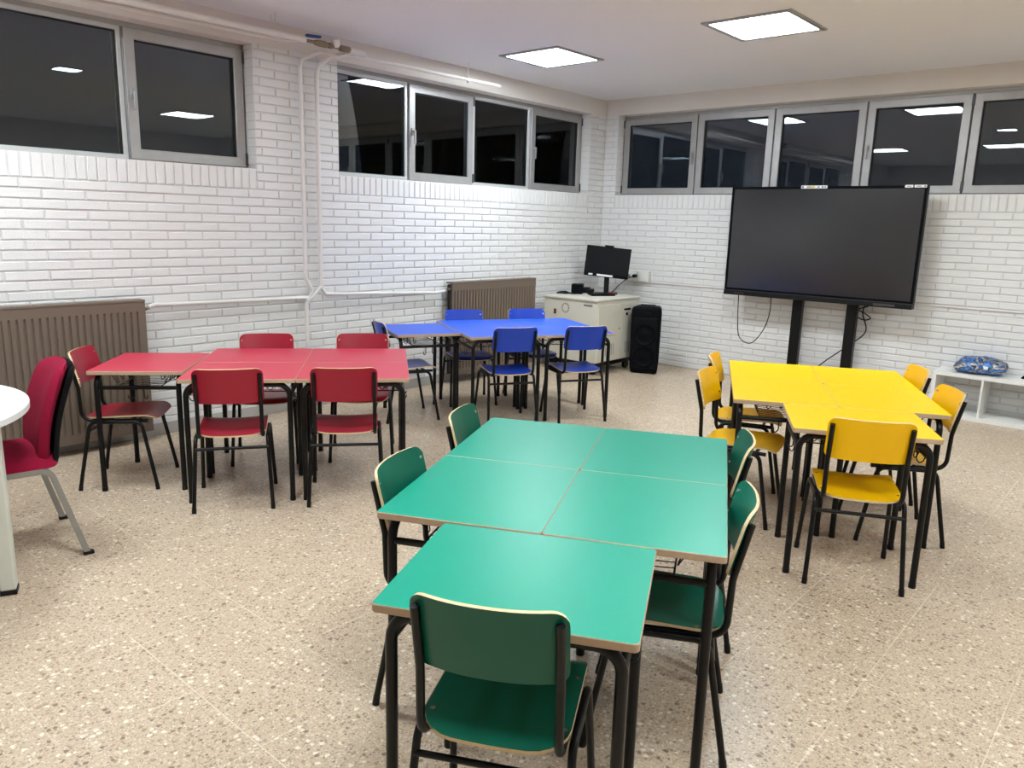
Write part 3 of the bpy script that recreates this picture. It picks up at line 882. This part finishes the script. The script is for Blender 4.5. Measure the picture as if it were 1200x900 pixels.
# monitor
def place(o, loc, rz): o.location = loc; o.rotation_euler = (0, 0, rz); return o
mo = empty('monitor', 'small black monitor with a webcam bump on a stand, on the cream cabinet', 'monitor', (.46, -.50, CZ), math.radians(33))
bm = bmesh.new(); prism(bm, rrect(.25, .19, .02), 0, .010, inset=.003); obj('base', bm, 'black_plastic', mo)
bm = bmesh.new(); box(bm, -.028, .028, .02, .05, .008, .34, bev=.004); obj('stand', bm, 'black_plastic', mo)
RX = Matrix.Translation((0, -.005, .345)) @ Matrix.Rotation(math.radians(-8), 4, 'X') @ Matrix.Rotation(math.radians(4.5), 4, 'Y')
hw, hh = .243, .165
bm = bmesh.new(); box(bm, -hw, hw, 0, .03, -hh, hh, bev=.005, mtx=RX); box(bm, -.05, .05, .004, .03, hh-.002, hh+.018, bev=.004, mtx=RX)
hs = obj('housing', bm, 'matte_black', mo)
bm = bmesh.new(); box(bm, -hw+.012, hw-.012, -.0012, .001, -hh+.03, hh-.012, mtx=RX); obj('screen', bm, 'monitor_screen', mo)
bm = bmesh.new(); box(bm, -.19, -.145, -.0025, -.001, -hh+.008, -hh+.026, mtx=RX); obj('sticker', bm, 'label_white', mo)
bm = bmesh.new(); box(bm, -.10, .075, -.0025, -.001, -hh+.006, -hh+.026, mtx=RX); obj('sticker', bm, 'label_white', mo)
MI = (Matrix.Translation((.46, -.50, CZ)) @ Matrix.Rotation(math.radians(33), 4, 'Z')).inverted()
bmesh.ops.transform(cord_bm, matrix=MI, verts=cord_bm.verts)
obj('power_cord', cord_bm, 'black_plastic', mo, True)
bm = bmesh.new(); box(bm, .02, .075, -.05, -.02, .010, .018, bev=.002)
obj('base_button', bm, 'red_plastic', mo)

# things on the cabinet
bm = bmesh.new(); prism(bm, rrect(.12, .16, .012), 0, .105, inset=.004)
place(tag(obj('black_box', bm, 'matte_black', smooth=True), 'small upright black box on the cream cabinet beside the cables', 'box'), (.272, -.775, CZ), .5)
bm = bmesh.new(); prism(bm, rrect(.14, .10, .02), 0, .045, inset=.006)
box(bm, -.04, .03, -.03, .03, .04, .062, bev=.006)
place(tag(obj('adapter', bm, 'black_plastic', smooth=True), 'low black power adapter on the cabinet between the box and the monitor', 'adapter'), (.285, -.61, CZ), .3)
bm = bmesh.new()
MK = Matrix.Rotation(math.radians(5), 4, 'X')
box(bm, -.14, .14, -.06, .06, .002, .014, bev=.004, mtx=MK)
for r in range(4):
    for c_ in range(11): box(bm, -.13+c_*.0237, -.13+c_*.0237+.020, -.05+r*.025, -.05+r*.025+.021, .013, .018, mtx=MK)
place(tag(obj('keyboard', bm, 'matte_black'), 'black keyboard lying in front of the monitor on the cabinet', 'keyboard'), (.575, -.755, CZ+.004), math.radians(62))
bm = bmesh.new()
tube(bm, tcurve([(-.10, -.03, .007), (-.06, .03, .009), (-.02, -.02, .02), (.03, .03, .012), (.0, -.05, .010), (-.07, -.04, .014), (-.11, .02, .010), (-.03, .05, .02), (.05, -.01, .012), (.10, .02, .008)]), .007, 7)
tube(bm, tcurve([(-.09, .0, .012), (-.05, -.035, .022), (.0, .0, .028), (-.04, .03, .024), (-.09, .01, .018)]), .007, 7)
place(tag(obj('coiled_cable', bm, 'black_plastic', smooth=True), 'tangle of black cable at the left rear corner of the cream cabinet top', 'cable'), (.245, -.94, CZ+.001), .2)

# ------------------------------------------------------------------ tower speaker
sp = empty('loudspeaker', 'black tower loudspeaker with two round woofers on the floor beside the cabinet', 'speaker', (1.032, -.538, 0), math.radians(25))
bm = bmesh.new()
poly = [(-.158, -.12), (-.138, -.15), (.138, -.15), (.158, -.12), (.14, .10), (-.14, .10)]
def ring(z, k): return [bm.verts.new((p[0]*k, p[1]*k, z)) for p in poly]
R_ = [ring(z, k) for z, k in ((.004, .86), (.035, .93), (.12, .97), (.62, 1.0), (.685, .97), (.708, .84))]
for a, b in zip(R_, R_[1:]):
    for i in range(6): bm.faces.new((a[i], a[(i+1) % 6], b[(i+1) % 6], b[i]))
bm.faces.new(list(reversed(R_[0]))); bm.faces.new(R_[-1])
bmesh.ops.bevel(bm, geom=list(bm.edges), offset=.006, segments=2, affect='EDGES')
obj('cabinet', bm, 'matte_black', sp)
bm = bmesh.new(); box(bm, -.128, .128, -.156, -.14, .05, .595, bev=.01); obj('grille', bm, 'charcoal', sp)
for z in (.19, .42):
    bm = bmesh.new()
    n = 32; prof = [(.118, -.156), (.115, -.166), (.104, -.168), (.096, -.160), (.075, -.157), (.04, -.156), (.03, -.162), (.0, -.166)]
    rr = [[bm.verts.new((r*math.cos(2*PI*k/n), y, z+r*math.sin(2*PI*k/n))) for k in range(n)] for r, y in prof[:-1]]
    for a, b in zip(rr, rr[1:]):
        for k in range(n): bm.faces.new((a[k], b[k], b[(k+1) % n], a[(k+1) % n]))
    c = bm.verts.new((0, prof[-1][1], z))
    for k in range(n): bm.faces.new((rr[-1][k], c, rr[-1][(k+1) % n]))
    bmesh.ops.recalc_face_normals(bm, faces=bm.faces)
    obj('woofer', bm, 'matte_black', sp, True)
bm = bmesh.new(); box(bm, -.05, .05, -.158, -.14, .625, .655, bev=.004); obj('control_panel', bm, 'charcoal', sp)
bm = bmesh.new(); tube(bm, fillet([(-.08, 0, .69), (-.08, 0, .715), (.08, 0, .715), (.08, 0, .69)], .015), .009, 8); obj('carry_handle', bm, 'black_plastic', sp, True)
for x in (-.10, .10):
    for y in (-.09, .09):
        bm = bmesh.new(); cyl(bm, (x, y, 0), .014, (0, 0, 1), .016, 10); obj('rubber_foot', bm, 'black_plastic', sp)

# ------------------------------------------------------------------ low white shelf and the bag on it
sh = empty('cube_shelf', 'low white open shelf of square compartments against the back wall at right', 'shelf', (3.765, -.34, 0))
Wd, Dp, Ht, t = 1.49, .325, .385, .022
bm = bmesh.new(); box(bm, 0, Wd, 0, Dp, Ht-.030, Ht, bev=.001); obj('top_board', bm, 'melamine', sh)
bm = bmesh.new(); box(bm, 0, Wd, 0, Dp, 0, .036, bev=.001); obj('bottom_board', bm, 'melamine', sh)
for x in (0, Wd-.030):
    bm = bmesh.new(); box(bm, x, x+.030, 0, Dp, .036, Ht-.030, bev=.001); obj('side_board', bm, 'melamine', sh)
for i in (1, 2, 3):
    x = i*(Wd-.03)/4
    bm = bmesh.new(); box(bm, x+.006, x+.022, .003, Dp, .036, Ht-.030); obj('divider', bm, 'melamine', sh)
bm = bmesh.new()
nu, nv = 26, 18
def bagp(i, j, top):
    u, v = -1+2*i/nu, -1+2*j/nv
    e = max(0, (1-abs(u)**2.6))*max(0, (1-abs(v)**2.6))
    h = .082*e**.5
    wob = .011*math.sin(u*7+v*3)*math.cos(v*6-u*2)+.006*math.sin(u*15+v*11)
    x = u*.19+.010*math.sin(v*5); y = v*.13+.010*math.sin(u*6)
    z = .058+h+wob*e if top else .058-.056*e**.3
    z += (0.012*u if abs(u) > .8 else 0)
    return (x, y, max(z, .002))
A = [[bm.verts.new(bagp(i, j, True)) for j in range(nv+1)] for i in range(nu+1)]
Bt = [[A[i][j] if i in (0, nu) or j in (0, nv) else bm.verts.new(bagp(i, j, False)) for j in range(nv+1)] for i in range(nu+1)]
for i in range(nu):
    for j in range(nv):
        bm.faces.new((A[i][j], A[i+1][j], A[i+1][j+1], A[i][j+1]))
        q = (Bt[i][j], Bt[i][j+1], Bt[i+1][j+1], Bt[i+1][j])
        bm.faces.new(q)
bg = tag(obj('plastic_bag', bm, 'bag', smooth=True), 'crumpled blue, black and white printed plastic bag lying on the white shelf', 'bag')
place(bg, (4.085, -.165, Ht), math.radians(6))
bm = bmesh.new(); box(bm, -.055, .06, -.134, -.126, .026, .050, bev=.002)
obj('white_label', bm, 'bag_white', bg, rot=(math.radians(-14), 0, 0))
bm = bmesh.new(); cyl(bm, (0, 0, 0), .018, (0, 0, 1), .012, 14); cyl(bm, (0, 0, .012), .009, (0, 0, 1), .010, 12)
tag(obj('small_cap', bm, 'matte_black', loc=(4.40, -.15, Ht+.0005), smooth=True), 'tiny dark object on the shelf top at the right edge of the photo', 'cap')

# ------------------------------------------------------------------ round white table and burgundy chair
rt = empty('round_table', 'white round table with thick cream legs, cut off by the left edge', 'table', (1.455, -7.245, 0))
bm = bmesh.new()
prism(bm, [(.70*math.cos(2*PI*k/72), .70*math.sin(2*PI*k/72)) for k in range(72)], .712, .74, inset=.002)
obj('tabletop', bm, 'table_white', rt)
for a in (47, 137, 227, 317):
    r = .63; x, y = r*math.cos(math.radians(a)), r*math.sin(math.radians(a))
    MT = Matrix.Translation((x, y, 0)) @ Matrix.Rotation(math.radians(a+20), 4, 'Z')
    bm = bmesh.new(); box(bm, -.028, .028, -.034, .034, .02, .69, bev=.006, mtx=MT); lg = obj('leg', bm, 'leg_cream', rt)
    bm = bmesh.new(); box(bm, -.03, .03, -.036, .036, 0, .02, bev=.003, mtx=MT); obj('foot_cap', bm, 'black_plastic', lg)
bm = bmesh.new()
for s in (-1, 1):
    for a in (47, 137):
        pass
for a, b in ((47, 137), (137, 227), (227, 317), (317, 47)):
    r = .63; p = Vector((r*math.cos(math.radians(a)), r*math.sin(math.radians(a)), .685)); q = Vector((r*math.cos(math.radians(b)), r*math.sin(math.radians(b)), .685))
    tube(bm, [p, q], .018, 4)
obj('under_frame', bm, 'leg_cream', rt)

ch = empty('upholstered_chair', 'burgundy upholstered chair with grey steel legs by the round white table', 'chair', (1.418, -6.657, 0), math.radians(171.5))
# local: faces +y
def cushion(fn, nu, nv, th, name, mat, parent):
    bm = bmesh.new()
    F, K = [], []
    for j in range(nv+1):
        fr, br = [], []
        for i in range(nu+1):
            u, v = -1+2*i/nu, -1+2*j/nv
            p, n = fn(u, v)
            e = (max(0, 1-abs(u)**6)*max(0, 1-abs(v)**6))**.35
            fr.append(bm.verts.new(p+n*th*e))
            br.append(bm.verts.new(p-n*th*.35*e) if 0 < i < nu and 0 < j < nv else fr[-1])
        F.append(fr); K.append(br)
    for j in range(nv):
        for i in range(nu):
            bm.faces.new((F[j][i], F[j][i+1], F[j+1][i+1], F[j+1][i]))
            bm.faces.new((K[j][i], K[j+1][i], K[j+1][i+1], K[j][i+1]))
    bmesh.ops.recalc_face_normals(bm, faces=bm.faces)
    return obj(name, bm, mat, parent, True)
def sq(u, v, k=.10):                           # soften the corners
    return u*(1-k*abs(v)**5*abs(u)**3), v*(1-k*abs(u)**5*abs(v)**3)
def sfn(u, v):
    u2, v2 = sq(u, v)
    return Vector((u2*.235, .02+v2*.235, .425+.012*(1-u*u)-.012*max(0, v)**3)), Vector((0, 0, 1))
cushion(sfn, 22, 22, .045, 'seat', 'burgundy', ch)
def bfn(off):
    def f(u, v):
        u2, v2 = sq(u, v, .14)
        k = (v2+1)/2
        z = .40+.465*k
        y = -.160-.10*k**1.5-.015*math.sin(k*PI)*-1
        wd = .215+.018*math.sin(k*PI)-.012*k
        y -= .040*(1-u*u)*(.4+.6*k)
        return Vector((u2*wd, y-off, z)), Vector((-.15*u, 1, .20*k)).normalized()
    return f
cushion(bfn(0), 22, 26, .042, 'backrest', 'burgundy', ch)
def shell(u, v):
    p, n = bfn(.030)(u, v*.98-.02)
    return p*1.0, -n
sh_ = cushion(shell, 20, 24, .022, 'back_shell', 'charcoal', ch)
for s in (-1, 1):
    bm = bmesh.new()
    x = s*.225
    def flat(bm, pts, w, h):
        pts = [Vector(p) for p in pts]
        prev = None
        for i, p in enumerate(pts):
            t = (pts[min(i+1, len(pts)-1)]-pts[max(i-1, 0)]).normalized()
            b = Vector((1, 0, 0)); n = t.cross(b).normalized()
            r4 = [bm.verts.new(p+b*w*sx+n*h*sy) for sx, sy in ((-1, -1), (1, -1), (1, 1), (-1, 1))]
            if prev:
                for k in range(4): bm.faces.new((prev[k], prev[(k+1) % 4], r4[(k+1) % 4], r4[k]))
            else: bm.faces.new(list(reversed(r4)))
            prev = r4
        bm.faces.new(prev)
    flat(bm, fillet([(x, .0, .412), (x, -.165, .412), (x*1.18, -.275, .010)], .05, 6), .010, .0125)
    bmesh.ops.recalc_face_normals(bm, faces=bm.faces)
    lg = obj('leg', bm, 'silver', ch)
    bm = bmesh.new(); box(bm, x*1.18-.013, x*1.18+.013, -.302, -.258, 0, .016, bev=.002); obj('foot_cap', bm, 'black_plastic', lg)
    bm = bmesh.new()
    flat(bm, fillet([(x, .0, .412), (x, .165, .412), (x*1.12, .235, .010)], .05, 6), .010, .0125)
    bmesh.ops.recalc_face_normals(bm, faces=bm.faces)
    lg = obj('leg', bm, 'silver', ch)
    bm = bmesh.new(); box(bm, x*1.12-.013, x*1.12+.013, .213, .255, 0, .016, bev=.002); obj('foot_cap', bm, 'black_plastic', lg)
bm = bmesh.new(); box(bm, -.22, .22, -.15, -.125, .395, .412); box(bm, -.22, .22, .12, .145, .395, .412); obj('seat_frame', bm, 'silver', ch)

# ------------------------------------------------------------------ light, world, camera
w = bpy.data.worlds.new('night'); S.world = w; w.use_nodes = True
w.node_tree.nodes['Background'].inputs[0].default_value = (.016, .021, .032, 1)
w.node_tree.nodes['Background'].inputs[1].default_value = .6

cam = bpy.data.cameras.new('camera'); co = bpy.data.objects.new('camera', cam); COL.objects.link(co)
f, pitch, roll, yaw = 907.087, .2064, .0271, .7152
F_ = Vector((-math.sin(yaw)*math.cos(pitch), math.cos(yaw)*math.cos(pitch), -math.sin(pitch)))
R0 = F_.cross(Vector((0, 0, 1))).normalized(); U0 = R0.cross(F_)
R1 = R0*math.cos(roll)+U0*math.sin(roll); U1 = -R0*math.sin(roll)+U0*math.cos(roll)
m = Matrix((R1, U1, -F_)).transposed().to_4x4(); m.translation = (5.33433, -7.65470, 1.53898)
co.matrix_world = m
cam.sensor_width = 36; cam.sensor_fit = 'HORIZONTAL'; cam.lens = f/1200*36
cam.clip_start = .05; cam.clip_end = 100
S.camera = co
S.view_settings.view_transform = 'Standard'; S.view_settings.look = 'None'
S.view_settings.gamma = 1; S.view_settings.use_curve_mapping = False
S.view_settings.exposure = 0.0
